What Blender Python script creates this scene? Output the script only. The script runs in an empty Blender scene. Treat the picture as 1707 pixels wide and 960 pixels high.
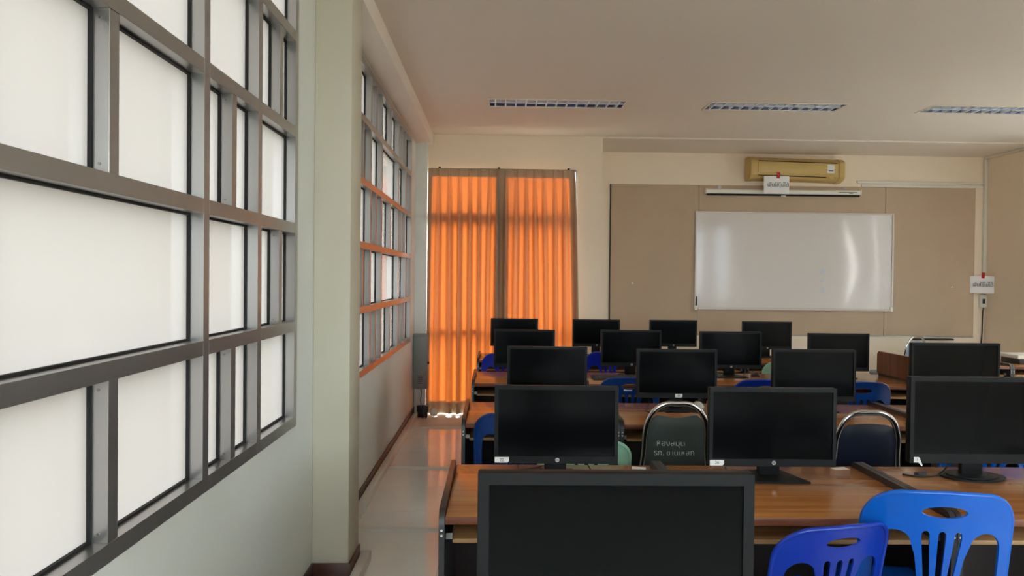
import bpy, bmesh, math, random
from mathutils import Vector, Matrix
from mathutils.geometry import delaunay_2d_cdt
random.seed(7)
S = bpy.context.scene
COL = S.collection
PI = math.pi

# ------------------------------------------------------------------ camera
cd = bpy.data.cameras.new('camera'); cam = bpy.data.objects.new('camera', cd); COL.objects.link(cam)
cd.sensor_fit = 'HORIZONTAL'; cd.sensor_width = 36.0; cd.lens = 36.0 * 1280 / 1707
cd.clip_start = .05; cd.clip_end = 100
yc = Vector((-25, 17, -1280)).normalized()
up = Vector((.010, 1, 0)); zc = (up - up.dot(yc) * yc).normalized(); xc = yc.cross(zc)
rot = Matrix((xc, yc, zc))            # rows: world axes seen from the camera
cam.matrix_world = Matrix.Translation((0, 0, 1.55)) @ rot.to_4x4()
S.camera = cam

# ------------------------------------------------------------------ world and exposure
w = bpy.data.worlds.new('world'); S.world = w; w.use_nodes = True
bgn = w.node_tree.nodes['Background']
bgn.inputs[0].default_value = (1.0, .985, .95, 1); bgn.inputs[1].default_value = 14.5
S.view_settings.view_transform = 'Standard'; S.view_settings.look = 'None'
S.view_settings.gamma = 1.0; S.view_settings.use_curve_mapping = False
S.view_settings.exposure = 0.0
S.cycles.max_bounces = 16; S.cycles.diffuse_bounces = 12; S.cycles.transmission_bounces = 12; S.cycles.glossy_bounces = 6

# ------------------------------------------------------------------ materials
def lin(c):
    return tuple((v / 255 / 12.92 if v / 255 <= .04045 else ((v / 255 + .055) / 1.055) ** 2.4) for v in c) + (1,)
MATS = {}
def mat(name, rgb, rough=.5, metal=0, spec=.5, noise=None, bump=None, coat=0, emit=None):
    """noise=(scale, amount, stretch xyz, second colour); bump=(scale, strength)"""
    m = bpy.data.materials.new(name); m.use_nodes = True; nt = m.node_tree
    p = nt.nodes['Principled BSDF']
    p.inputs['Base Color'].default_value = lin(rgb); p.inputs['Roughness'].default_value = rough
    p.inputs['Metallic'].default_value = metal; p.inputs['Specular IOR Level'].default_value = spec
    p.inputs['Coat Weight'].default_value = coat; p.inputs['Coat Roughness'].default_value = .08
    if emit:
        p.inputs['Emission Color'].default_value = lin(emit[0]); p.inputs['Emission Strength'].default_value = emit[1]
    if noise or bump:
        tc = nt.nodes.new('ShaderNodeTexCoord')
    if noise:
        sc, amt, st, c2 = noise
        mp = nt.nodes.new('ShaderNodeMapping'); mp.inputs['Scale'].default_value = st
        nz = nt.nodes.new('ShaderNodeTexNoise'); nz.inputs['Scale'].default_value = sc; nz.inputs['Detail'].default_value = 6
        rp = nt.nodes.new('ShaderNodeValToRGB'); rp.color_ramp.elements[0].position = .5 - amt; rp.color_ramp.elements[1].position = .5 + amt
        rp.color_ramp.elements[0].color = lin(rgb); rp.color_ramp.elements[1].color = lin(c2)
        nt.links.new(tc.outputs['Object'], mp.inputs[0]); nt.links.new(mp.outputs[0], nz.inputs['Vector'])
        nt.links.new(nz.outputs[0], rp.inputs[0]); nt.links.new(rp.outputs[0], p.inputs['Base Color'])
    if bump:
        nb = nt.nodes.new('ShaderNodeTexNoise'); nb.inputs['Scale'].default_value = bump[0]; nb.inputs['Detail'].default_value = 3
        bp = nt.nodes.new('ShaderNodeBump'); bp.inputs['Strength'].default_value = bump[1]; bp.inputs['Distance'].default_value = .01
        nt.links.new(tc.outputs['Object'], nb.inputs['Vector']); nt.links.new(nb.outputs[0], bp.inputs['Height'])
        nt.links.new(bp.outputs[0], p.inputs['Normal'])
    MATS[name] = m
    return m
def wood_mat(name, a, b, c, rough, grain=(1.2, 26, 26), coat=0):
    m = mat(name, a, rough, coat=coat); nt = m.node_tree; p = nt.nodes['Principled BSDF']
    tc = nt.nodes.new('ShaderNodeTexCoord'); mp = nt.nodes.new('ShaderNodeMapping'); mp.inputs['Scale'].default_value = grain
    oi = nt.nodes.new('ShaderNodeObjectInfo'); ml = nt.nodes.new('ShaderNodeMath'); ml.operation = 'MULTIPLY'; ml.inputs[1].default_value = 37
    cb = nt.nodes.new('ShaderNodeCombineXYZ')
    nt.links.new(oi.outputs['Random'], ml.inputs[0]); nt.links.new(ml.outputs[0], cb.inputs[0]); nt.links.new(cb.outputs[0], mp.inputs['Location'])
    nz = nt.nodes.new('ShaderNodeTexNoise'); nz.inputs['Scale'].default_value = 1.0; nz.inputs['Detail'].default_value = 7; nz.inputs['Distortion'].default_value = .6
    rp = nt.nodes.new('ShaderNodeValToRGB'); rp.color_ramp.elements[0].position = .3; rp.color_ramp.elements[1].position = .72
    rp.color_ramp.elements[0].color = lin(a); rp.color_ramp.elements[1].color = lin(c)
    e = rp.color_ramp.elements.new(.5); e.color = lin(b)
    nt.links.new(tc.outputs['Object'], mp.inputs[0]); nt.links.new(mp.outputs[0], nz.inputs['Vector'])
    nt.links.new(nz.outputs[0], rp.inputs[0]); nt.links.new(rp.outputs[0], p.inputs['Base Color'])
    return m
def translucent_mat(name, tr, df, gloss=0., grough=.2, mixf=.5, weave=False):
    m = bpy.data.materials.new(name); m.use_nodes = True; nt = m.node_tree; nt.nodes.remove(nt.nodes['Principled BSDF'])
    out = nt.nodes['Material Output']
    t = nt.nodes.new('ShaderNodeBsdfTranslucent'); t.inputs[0].default_value = tr
    d = nt.nodes.new('ShaderNodeBsdfDiffuse'); d.inputs[0].default_value = df
    mx = nt.nodes.new('ShaderNodeAddShader') if mixf is None else nt.nodes.new('ShaderNodeMixShader')
    if mixf is None:
        nt.links.new(t.outputs[0], mx.inputs[0]); nt.links.new(d.outputs[0], mx.inputs[1])
    else:
        mx.inputs[0].default_value = mixf; nt.links.new(t.outputs[0], mx.inputs[1]); nt.links.new(d.outputs[0], mx.inputs[2])
    if weave:
        tc = nt.nodes.new('ShaderNodeTexCoord'); nz = nt.nodes.new('ShaderNodeTexNoise'); nz.inputs['Scale'].default_value = 500
        bp = nt.nodes.new('ShaderNodeBump'); bp.inputs['Strength'].default_value = .15; bp.inputs['Distance'].default_value = .002
        nt.links.new(tc.outputs['Object'], nz.inputs['Vector']); nt.links.new(nz.outputs[0], bp.inputs['Height']); nt.links.new(bp.outputs[0], d.inputs['Normal'])
    last = mx
    if gloss:
        g = nt.nodes.new('ShaderNodeBsdfGlossy'); g.inputs['Roughness'].default_value = grough
        fr = nt.nodes.new('ShaderNodeFresnel'); fr.inputs[0].default_value = 1.45
        mm = nt.nodes.new('ShaderNodeMath'); mm.operation = 'MULTIPLY'; mm.inputs[1].default_value = gloss
        nt.links.new(fr.outputs[0], mm.inputs[0])
        m2 = nt.nodes.new('ShaderNodeMixShader'); nt.links.new(mm.outputs[0], m2.inputs[0])
        nt.links.new(mx.outputs[0], m2.inputs[1]); nt.links.new(g.outputs[0], m2.inputs[2]); last = m2
    nt.links.new(last.outputs[0], out.inputs[0])
    MATS[name] = m
    return m

mat('wall_paint', (228, 231, 227), .62, noise=(1.1, .35, (1, 1, .45), (212, 214, 206)), bump=(60, .05))
mat('wall_paint_dimmed', (206, 200, 182), .62, noise=(1.1, .35, (1, 1, .45), (194, 187, 167)), bump=(60, .05))  # wall paint toned darker, standing in for weaker light on the pillar
mat('wall_paint_cream', (242, 226, 204), .62, noise=(1.0, .35, (1, 1, .5), (232, 214, 192)), bump=(60, .05))
mat('ceiling_paint', (230, 220, 207), .75, noise=(.6, .4, (1, 1, 1), (224, 213, 200)))
mat('floor_tile', (244, 245, 243), .07, spec=.7, noise=(1.6, .3, (1, 1, 1), (232, 232, 227)))
mat('grout', (150, 146, 138), .8)
mat('baseboard_brown', (84, 50, 40), .35, noise=(8, .3, (1, .2, 4), (66, 38, 32)))
mat('aluminium', (180, 178, 176), .28, metal=.86, noise=(5, .4, (1, 1, .3), (170, 168, 166)))
mat('rubber_black', (16, 16, 17), .7)
mat('screw_metal', (150, 146, 140), .35, metal=1)
mat('white_plastic', (226, 222, 212), .4)
mat('trunking_white', (222, 222, 216), .35)
translucent_mat('frosted_glass', (.095, .095, .094, 1), (.5, .5, .48, 1), gloss=.8, grough=.06, mixf=.12)
translucent_mat('frosted_glass_cool', (.66, .85, 1.0, 1), (.5, .5, .5, 1), gloss=.6, grough=.2, mixf=.1)
translucent_mat('frosted_glass_rear', (.49, .555, .60, 1), (.5, .5, .5, 1), gloss=.6, grough=.2, mixf=.1)
for gname, gcol in (('clear_glass', (.84, .85, .84, 1)), ('tinted_glass', (.52, .61, .68, 1)), ('tinted_glass_blue', (.66, .83, .95, 1))):  # tinted panes set strength and hue of the added daylight
  m = bpy.data.materials.new(gname); m.use_nodes = True; nt = m.node_tree; nt.nodes.remove(nt.nodes['Principled BSDF'])
  tb = nt.nodes.new('ShaderNodeBsdfTransparent'); tb.inputs[0].default_value = gcol
  gb = nt.nodes.new('ShaderNodeBsdfGlossy'); gb.inputs['Roughness'].default_value = .02
  mx = nt.nodes.new('ShaderNodeMixShader'); mx.inputs[0].default_value = .06
  nt.links.new(tb.outputs[0], mx.inputs[1]); nt.links.new(gb.outputs[0], mx.inputs[2]); nt.links.new(mx.outputs[0], nt.nodes['Material Output'].inputs[0]); MATS[gname] = m
translucent_mat('curtain_fabric', (.172, .042, .0072, 1), (.30, .215, .15, 1), mixf=None, weave=True)
translucent_mat('curtain_pale', (.20, .225, .24, 1), (.4, .4, .38, 1), mixf=None, weave=True)
translucent_mat('curtain_double', (.026, .010, .003, 1), (.34, .26, .185, 1), mixf=None, weave=True)
translucent_mat('curtain_tape', (.024, .011, .005, 1), (.36, .28, .20, 1), mixf=None, weave=True)
wood_mat('desk_wood', (156, 98, 52), (178, 115, 61), (196, 134, 75), .25, coat=.25)
wood_mat('desk_edge', (96, 50, 30), (112, 60, 36), (126, 70, 42), .35)
wood_mat('tray_wood', (150, 112, 72), (168, 128, 84), (186, 148, 100), .45)
wood_mat('screen_wood', (116, 66, 42), (130, 76, 48), (144, 86, 56), .4, grain=(24, 24, 1.2))
mat('black_laminate', (42, 40, 42), .33, noise=(60, .4, (1, 1, 1), (50, 48, 50)))
mat('dark_board', (38, 26, 22), .55)
mat('monitor_black', (24, 24, 25), .45, spec=.2, bump=(900, .03))
mat('monitor_bezel', (22, 23, 24), .5, spec=.18, bump=(900, .03))
mat('screen_black', (9, 10, 11), .16, spec=.10)
mat('chrome', (205, 205, 205), .14, metal=1)
mat('logo_silver', (190, 190, 192), .3, metal=.6)
mat('label_white', (228, 228, 226), .6)
mat('ink_black', (28, 28, 30), .7)
mat('ink_grey', (170, 176, 170), .8)
mat('plastic_blue_dark', (12, 44, 158), .22, spec=.5, noise=(2, .4, (1, 1, 1), (14, 60, 172)))
mat('plastic_blue', (16, 92, 196), .2, spec=.5, noise=(2, .4, (1, 1, 1), (20, 104, 204)))
mat('plastic_blue_mid', (10, 62, 140), .28, spec=.5)
mat('plastic_blue_royal', (24, 48, 190), .28, spec=.5)
mat('plastic_mint', (164, 218, 188), .3, spec=.5)
mat('vinyl_grey', (58, 66, 62), .5, bump=(300, .06))
mat('vinyl_navy', (10, 20, 46), .45, bump=(300, .06))
mat('vinyl_pale', (150, 160, 180), .5)
mat('ac_yellow', (206, 176, 110), .4, noise=(3, .4, (1, 1, 1), (196, 164, 98)))
mat('ac_dark', (40, 32, 24), .6)
mat('paper', (238, 236, 236), .7)
mat('tape_red', (176, 28, 24), .4)
mat('board_frame', (196, 186, 176), .4, metal=.2)
mat('whiteboard', (214, 206, 202), .085, spec=.5)
mat('smudge', (196, 196, 206), .4)
mat('pinboard', (192, 168, 144), .85, noise=(3, .4, (1, 1, 1), (184, 160, 136)), bump=(400, .08))
mat('box_grey', (128, 134, 132), .45)
mat('keyboard_dark', (58, 56, 56), .5)
mat('key_dark', (74, 72, 72), .5)
mat('reflector', (165, 182, 214), .15, metal=1)
mat('tube_glass', (238, 240, 244), .2)
mat('blade', (236, 241, 250), .3)

# ------------------------------------------------------------------ mesh helpers
def box(bm, x0, x1, y0, y1, z0, z1):
    vs = [bm.verts.new(p) for p in ((x0, y0, z0), (x1, y0, z0), (x1, y1, z0), (x0, y1, z0), (x0, y0, z1), (x1, y0, z1), (x1, y1, z1), (x0, y1, z1))]
    fs = [bm.faces.new([vs[i] for i in f]) for f in ((3, 2, 1, 0), (4, 5, 6, 7), (0, 1, 5, 4), (1, 2, 6, 5), (2, 3, 7, 6), (3, 0, 4, 7))]
    return vs, fs
def bbox_bev(x0, x1, y0, y1, z0, z1, bev=.003, seg=2):
    bm = bmesh.new(); box(bm, x0, x1, y0, y1, z0, z1)
    bmesh.ops.bevel(bm, geom=bm.edges[:], offset=bev, segments=seg, affect='EDGES', profile=.5)
    return bm
def onebox(*a):
    bm = bmesh.new(); box(bm, *a); return bm
def tube(bm, pts, r, n=8, cap=True, flat=None):
    pts = [Vector(p) for p in pts]; rings = []
    rs = r if isinstance(r, (list, tuple)) else [r] * len(pts)
    prev = None
    for i, p in enumerate(pts):
        t = (pts[min(i + 1, len(pts) - 1)] - pts[max(i - 1, 0)]).normalized()
        if prev is None:
            a = Vector((0, 0, 1)) if abs(t.z) < .9 else Vector((0, 1, 0))
            nrm = (a - a.dot(t) * t).normalized()
        else:
            nrm = (prev - prev.dot(t) * t).normalized()
        prev = nrm; b = t.cross(nrm)
        fx, fy = (1, 1) if flat is None else flat
        rings.append([bm.verts.new(p + rs[i] * (fx * math.cos(k * 2 * PI / n) * nrm + fy * math.sin(k * 2 * PI / n) * b)) for k in range(n)])
    for A, B in zip(rings, rings[1:]):
        for k in range(n):
            bm.faces.new((A[k], A[(k + 1) % n], B[(k + 1) % n], B[k]))
    if cap:
        bm.faces.new(rings[0][::-1]); bm.faces.new(rings[-1])
def prism(bm, pts, y0, y1, axis='y'):
    """polygon pts (a,b) extruded; axis y: (a,y,b); axis z: (a,b,z); axis x: (x,a,b)"""
    f = {'y': lambda p, t: (p[0], t, p[1]), 'z': lambda p, t: (p[0], p[1], t), 'x': lambda p, t: (t, p[0], p[1])}[axis]
    A = [bm.verts.new(f(p, y0)) for p in pts]; B = [bm.verts.new(f(p, y1)) for p in pts]
    n = len(pts)
    bm.faces.new(A); bm.faces.new(B[::-1])
    for k in range(n):
        bm.faces.new((A[k], B[k], B[(k + 1) % n], A[(k + 1) % n]))
def spline(pts, n=8):
    out = []; P = [Vector(p) for p in pts]
    for i in range(len(P) - 1):
        a, b, c, d = P[max(i - 1, 0)], P[i], P[i + 1], P[min(i + 2, len(P) - 1)]
        for k in range(n):
            t = k / n
            out.append(.5 * ((2 * b) + (c - a) * t + (2 * a - 5 * b + 4 * c - d) * t * t + (3 * b - a - 3 * c + d) * t ** 3))
    out.append(P[-1]); return out
def mesh(bm, m, smooth=None, name='mesh', recalc=True):
    if recalc: bmesh.ops.recalc_face_normals(bm, faces=bm.faces)
    me = bpy.data.meshes.new(name); bm.to_mesh(me); bm.free()
    if m: me.materials.append(MATS[m])
    if smooth:
        for p in me.polygons: p.use_smooth = True
        me.set_sharp_from_angle(angle=math.radians(smooth))
    return me
def put(name, me, parent=None, loc=None, rot=None, label=None):
    me.name = me.name if me.name != 'mesh' else name
    o = bpy.data.objects.new(name, me); COL.objects.link(o)
    if parent: o.parent = parent
    if loc: o.location = loc
    if rot: o.rotation_euler = rot
    if label: o['label'] = label
    return o
def tag(o, label, cat, group=None):
    o['label'] = label; o['category'] = cat
    if group: o['group'] = group
    return o
def thing(name, label, cat, loc=(0, 0, 0), rz=0, group=None, rot=None):
    o = bpy.data.objects.new(name, None); COL.objects.link(o); o.location = loc
    o.rotation_euler = rot or (0, 0, rz); o.empty_display_size = .1
    return tag(o, label, cat, group)
def struct(name, me, label, parent=None):
    o = put(name, me, parent); o['kind'] = 'structure'; o['label'] = label
    return o
def struct_empty(name, label):
    o = bpy.data.objects.new(name, None); COL.objects.link(o); o['kind'] = 'structure'; o['label'] = label; return o
def text_mesh(s, size, m, depth=.0004):
    cu = bpy.data.curves.new('lettering', 'FONT'); cu.body = s; cu.size = size; cu.align_x = 'CENTER'; cu.align_y = 'CENTER'; cu.extrude = depth
    ob = bpy.data.objects.new('lettering', cu); COL.objects.link(ob)
    bpy.context.view_layer.update()
    dg = bpy.context.evaluated_depsgraph_get()
    me = bpy.data.meshes.new_from_object(ob.evaluated_get(dg)); me.name = 'lettering'
    bpy.data.objects.remove(ob); bpy.data.curves.remove(cu)
    me.materials.clear(); me.materials.append(MATS[m])
    return me
def slab_holes(axis, t0, t1, u0, u1, v0, v1, holes):
    """a slab between t0 and t1 along axis, with rectangular holes (u0,u1,v0,v1)"""
    bm = bmesh.new()
    us = sorted({u0, u1, *[h[0] for h in holes], *[h[1] for h in holes]}); vs = sorted({v0, v1, *[h[2] for h in holes], *[h[3] for h in holes]})
    for a, b in zip(us, us[1:]):
        run = None
        for c, d in zip(vs, vs[1:]):
            inh = any(h[0] <= (a + b) / 2 <= h[1] and h[2] <= (c + d) / 2 <= h[3] for h in holes)
            if not inh:
                if axis == 'x': box(bm, t0, t1, a, b, c, d)
                elif axis == 'y': box(bm, a, b, t0, t1, c, d)
                else: box(bm, a, b, c, d, t0, t1)
    return bm

# ------------------------------------------------------------------ room shell
XL, XR, YF, YB, YN, ZC = -.92, 6.235, 8.75, 9.70, -3.0, 3.17
WT = .14
mat('ground_concrete', (168, 160, 146), .9, noise=(.3, .4, (1, 1, 1), (150, 146, 130)))
struct('ground', mesh(onebox(-300, 300, -300, 300, -4.2, -4.0), 'ground_concrete'), 'unseen concrete ground added below the windows to dim upward light')  # added unseen plane that dims the light coming from below
# floor: bed and tiles
fl = struct('floor', mesh(onebox(XL - WT, XR + WT, YN - WT, YB + WT, -.10, -.004), 'grout'), 'glossy cream tiled floor')
TS = .6; tm = None
nx = math.ceil((XR - XL) / TS); ny = math.ceil((YB - YN) / TS)
for i in range(nx):
    for j in range(ny):
        x0 = XL + .02 + i * TS; y0 = YN + .28 + (j - 1) * TS
        x1, y1 = min(x0 + TS, XR), min(y0 + TS, YB)
        if x1 - x0 < .02 or y1 - y0 < .02: continue
        full = abs(x1 - x0 - TS) < 1e-6 and abs(y1 - y0 - TS) < 1e-6
        if full and tm is not None: me = tm
        else:
            me = mesh(bbox_bev(.0008, x1 - x0 - .0008, .0008, y1 - y0 - .0008, -.004, 0, .0006, 1), 'floor_tile', name='tile')
            if full: tm = me
        put('tile', me, fl, (x0, y0, 0))
LIGHTS = [(-.10, 1.18), (1.93, 3.21), (3.98, 5.26)]
LY = (6.97, 7.30)
struct('ceiling', mesh(slab_holes('z', ZC, ZC + .15, XL - WT, XR + WT, YN - WT, YB + WT, [(a + .015, b - .015, LY[0] + .015, LY[1] - .015) for a, b in LIGHTS]), 'ceiling_paint'), 'smooth beige painted ceiling')
struct('trim_1', mesh(onebox(1.19, XR, YF, YB, ZC - .016, ZC - .0005), 'ceiling_paint'), 'slightly lowered ceiling panel above the whiteboard recess')
RZ = [.885, 1.32, 1.765, 2.20, 2.63, 3.01]
FW = .047
WIN1 = [.35, .87, 1.40, 2.44, 2.983, 3.52]; WIN2 = [4.50, 5.05, 5.58, 6.11, 7.14, 7.67, 8.17]
ODD1 = [(1, 2, 1.135), (2, 3, 1.86), (3, 4, 2.70)]; EVEN1 = [(0, 1, .61), (4, 5, 3.28)]
ODD2 = [(2, 3, 5.85), (3, 4, 6.63), (4, 5, 7.42)]; EVEN2 = [(1, 2, 5.29), (5, 6, 7.93)]
WIN4 = [-2.8, -2.05, -1.3]
h2 = FW / 2 + .001
struct('wall_left', mesh(slab_holes('x', XL - WT, XL, YN - WT, YF + WT, -.1, ZC,
       [(WIN1[0] - h2, WIN1[-1] + h2, RZ[0] - h2, RZ[-1] + h2), (WIN2[0] - h2, WIN2[-1] + h2, RZ[0] - h2, RZ[-1] + h2)]), 'wall_paint'), 'pale painted left wall with gridded windows')
SLIT = (5.45, 8.52, .25, 2.75)
struct('wall_right', mesh(slab_holes('x', XR, XR + WT, YN - WT, YB + WT, -.1, ZC,
       [(WIN4[0] - h2, WIN4[-1] + h2, RZ[0] - h2, RZ[-1] + h2), SLIT]), 'wall_paint_cream'), 'cream painted right wall')
DOOR = (-.789, .905, -.001, 2.785)
struct('wall_back', mesh(slab_holes('y', YF, YF + WT, XL, 1.19, -.1, ZC, [DOOR]), 'wall_paint_cream'), 'cream wall behind the orange curtains')
struct('wall_recess', mesh(onebox(1.19 - WT, XR, YB, YB + WT, -.1, ZC), 'wall_paint_cream'), 'cream wall carrying the whiteboard')
struct('wall_return', mesh(onebox(1.19 - WT, 1.19, YF + WT, YB, -.1, ZC), 'wall_paint_cream'), 'short return wall beside the whiteboard recess')
RX = (-.85, 6.05)
struct('wall_rear', mesh(slab_holes('y', YN - WT, YN, XL - WT, XR + WT, -.1, ZC, [(RX[0] - h2, RX[1] + h2, RZ[0] - h2, RZ[-1] + h2)]), 'wall_paint_cream'), 'plain rear wall behind the last row')
struct('wall_pillar', mesh(bbox_bev(XL, -.735, 3.87, 4.15, -.05, ZC + .02, .006, 2), 'wall_paint_dimmed', 40), 'square painted pillar between the two left windows')
struct('wall_column', mesh(bbox_bev(XL, -.79, 8.60, YF, -.05, ZC + .02, .004, 2), 'wall_paint', 40), 'narrow corner column behind the grey cabinet')
struct('wall_beam', mesh(bbox_bev(XL, -.737, 4.15, YF, 3.045, ZC + .02, .006, 2), 'ceiling_paint', 40), 'ceiling beam running above the far left window')
struct('wall_beam', mesh(bbox_bev(XL, -.737, YN, 3.87, 3.045, ZC + .02, .006, 2), 'ceiling_paint', 40), 'ceiling beam running above the near left window')
# baseboards
struct('baseboard_left', mesh(bbox_bev(XL, XL + .012, 4.15, 8.60, 0, .105, .003), 'baseboard_brown', 40), 'dark brown baseboard below the far left window')
struct('baseboard_left', mesh(bbox_bev(XL, XL + .012, YN, 3.858, 0, .105, .003), 'baseboard_brown', 40), 'dark brown baseboard below the near left window')
struct('baseboard_pillar', mesh(bbox_bev(XL, -.723, 3.858, 3.87, 0, .105, .003), 'baseboard_brown', 40), 'dark brown baseboard on the front of the pillar')
struct('baseboard_pillar', mesh(bbox_bev(-.735, -.723, 3.871, 4.15, 0, .105, .003), 'baseboard_brown', 40), 'dark brown baseboard on the side of the pillar')

# ------------------------------------------------------------------ gridded windows
def grid_window(name, label, X, s, fulls, odd, even, glass, mode='full'):
    """s=+1: room lies towards +X of plane X; mullion centres in fulls"""
    W = struct_empty(name, label); W.location = (X, (fulls[0] + fulls[-1]) / 2, RZ[0]); ox, oy, oz = W.location
    F, B, G = .004, -.10, -.047
    def bx(y0, y1, z0, z1, d0=B, d1=F, bev=.0007):
        a, b = sorted((s * d0, s * d1)); return bbox_bev(a, b, y0 - oy, y1 - oy, z0 - oz, z1 - oz, bev, 1)
    h = FW / 2
    for y in fulls:
        put('mullion', mesh(bx(y - h, y + h, RZ[0] - h, RZ[-1] + h), 'aluminium'), W)
    for a, b in zip(fulls, fulls[1:]):
        for z in RZ:
            put('rail', mesh(bx(a + h, b - h, z - h, z + h), 'aluminium'), W)
    for r in range(5):
        z0, z1 = RZ[r] + h, RZ[r + 1] - h
        splits = odd if r % 2 == 0 else even
        for i in range(len(fulls) - 1):
            cells = [(fulls[i] + h, fulls[i + 1] - h)]
            for (p, q, y) in splits:
                if p == i:
                    mu = put('mullion', mesh(bx(y - h, y + h, z0, z1, d1=F - .003), 'aluminium'), W)
                    cells = [(fulls[i] + h, y - h), (y + h, fulls[i + 1] - h)]
                    if s > 0:
                        for zz in (z1 - .022, z0 + .022):
                            bm = bmesh.new(); tube(bm, [(-.022, y - h - oy, zz - oz), (-.022, y - h - .0015 - oy, zz - oz)], .004, 8)
                            put('screw', mesh(bm, 'screw_metal'), mu)
            for y0, y1 in cells:
                g = .004
                bm = bmesh.new()
                xs = s * G; xb = s * (G - .006)
                A = [bm.verts.new((xs, *p)) for p in ((y0 - oy, z0 - oz), (y1 - oy, z0 - oz), (y1 - oy, z1 - oz), (y0 - oy, z1 - oz))]
                bm.faces.new(A)
                if s < 0: bmesh.ops.reverse_faces(bm, faces=bm.faces)
                pn = put('pane', mesh(bm, glass, recalc=False), W)
                bm = bmesh.new(); k = .007
                d0, d1 = sorted((s * (G - .002), s * (G + .010)))
                box(bm, d0, d1, y0 - oy, y0 + k - oy, z0 - oz, z1 - oz); box(bm, d0, d1, y1 - k - oy, y1 - oy, z0 - oz, z1 - oz)
                box(bm, d0, d1, y0 + k - oy, y1 - k - oy, z0 - oz, z0 + k - oz); box(bm, d0, d1, y0 + k - oy, y1 - k - oy, z1 - k - oz, z1 - oz)
                put('gasket', mesh(bm, 'rubber_black'), pn)
    return W
grid_window('window_1', 'large frosted window with grey aluminium grid nearest the camera', XL, 1, WIN1, ODD1, EVEN1, 'frosted_glass')
grid_window('window_2', 'frosted grid window between the pillar and the orange curtains', XL, 1, WIN2, ODD2, EVEN2, 'frosted_glass')
w6 = grid_window('window_added_rear', 'tinted grid window added in the rear wall to brighten the room', 0, 1, [-3.45, -2.3, -1.15, 0, 1.15, 2.3, 3.45], [], [], 'tinted_glass')  # added unseen window, brightens the room from behind the camera
w6.location = (2.60, YN, RZ[0]); w6.rotation_euler = (0, 0, PI / 2)
grid_window('window_added_right', 'tinted grid window added in the right wall for cool light', XR, -1, WIN4, [], [], 'tinted_glass_blue')  # added unseen window, throws cool daylight from the right

# glazed door frame behind the curtains
W3 = struct_empty('window_3', 'tall glazed opening hidden behind the orange curtains')
W3.location = (.03, YF + .05, 0); ox, oy = .03, YF + .05
def w3(name, x0, x1, z0, z1, m='aluminium', y0=-.03, y1=.03):
    return put(name, mesh(bbox_bev(x0 - ox, x1 - ox, y0, y1, z0, z1, .002, 1), m), W3)
x0, x1, _, zt = DOOR
w3('mullion', x0, x0 + .02, 0, zt); w3('mullion', x1 - .02, x1, 0, zt); w3('mullion', -.01, .10, 0, zt, y0=-.05)
for a, b in ((x0 + .02, -.01), (.10, x1 - .02)):
    w3('rail', a, b, zt - .02, zt); w3('rail', a, b, 0, .04); w3('rail', a, b, 2.17, 2.29, y0=-.05); w3('rail', a, b, .90, .965, y0=-.05)
    for z0, z1 in ((.04, .90), (.965, 2.17), (2.29, zt - .02)):
        bm = bmesh.new(); bm.faces.new([bm.verts.new(p) for p in ((a - ox, 0, z0), (b - ox, 0, z0), (b - ox, 0, z1), (a - ox, 0, z1))])
        put('pane', mesh(bm, 'clear_glass'), W3)

# tall window of the right wall whose curtain gap shines in the whiteboard
W5 = struct_empty('window_5', 'tall curtained window in the right wall near the whiteboard')
W5.location = (XR + .05, (SLIT[0] + SLIT[1]) / 2, SLIT[2]); hw = (SLIT[1] - SLIT[0]) / 2; hh = SLIT[3] - SLIT[2]
for a in (-hw, hw - .05): put('mullion', mesh(bbox_bev(-.03, .03, a, a + .05, 0, hh, .002, 1), 'aluminium'), W5)
for z in (0, hh - .05): put('rail', mesh(bbox_bev(-.03, .03, -hw + .05, hw - .05, z, z + .05, .002, 1), 'aluminium'), W5)
bm = bmesh.new(); bm.faces.new([bm.verts.new(p) for p in ((0, -hw + .05, .05), (0, hw - .05, .05), (0, hw - .05, hh - .05), (0, -hw + .05, hh - .05))])
put('pane', mesh(bm, 'clear_glass'), W5)

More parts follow.
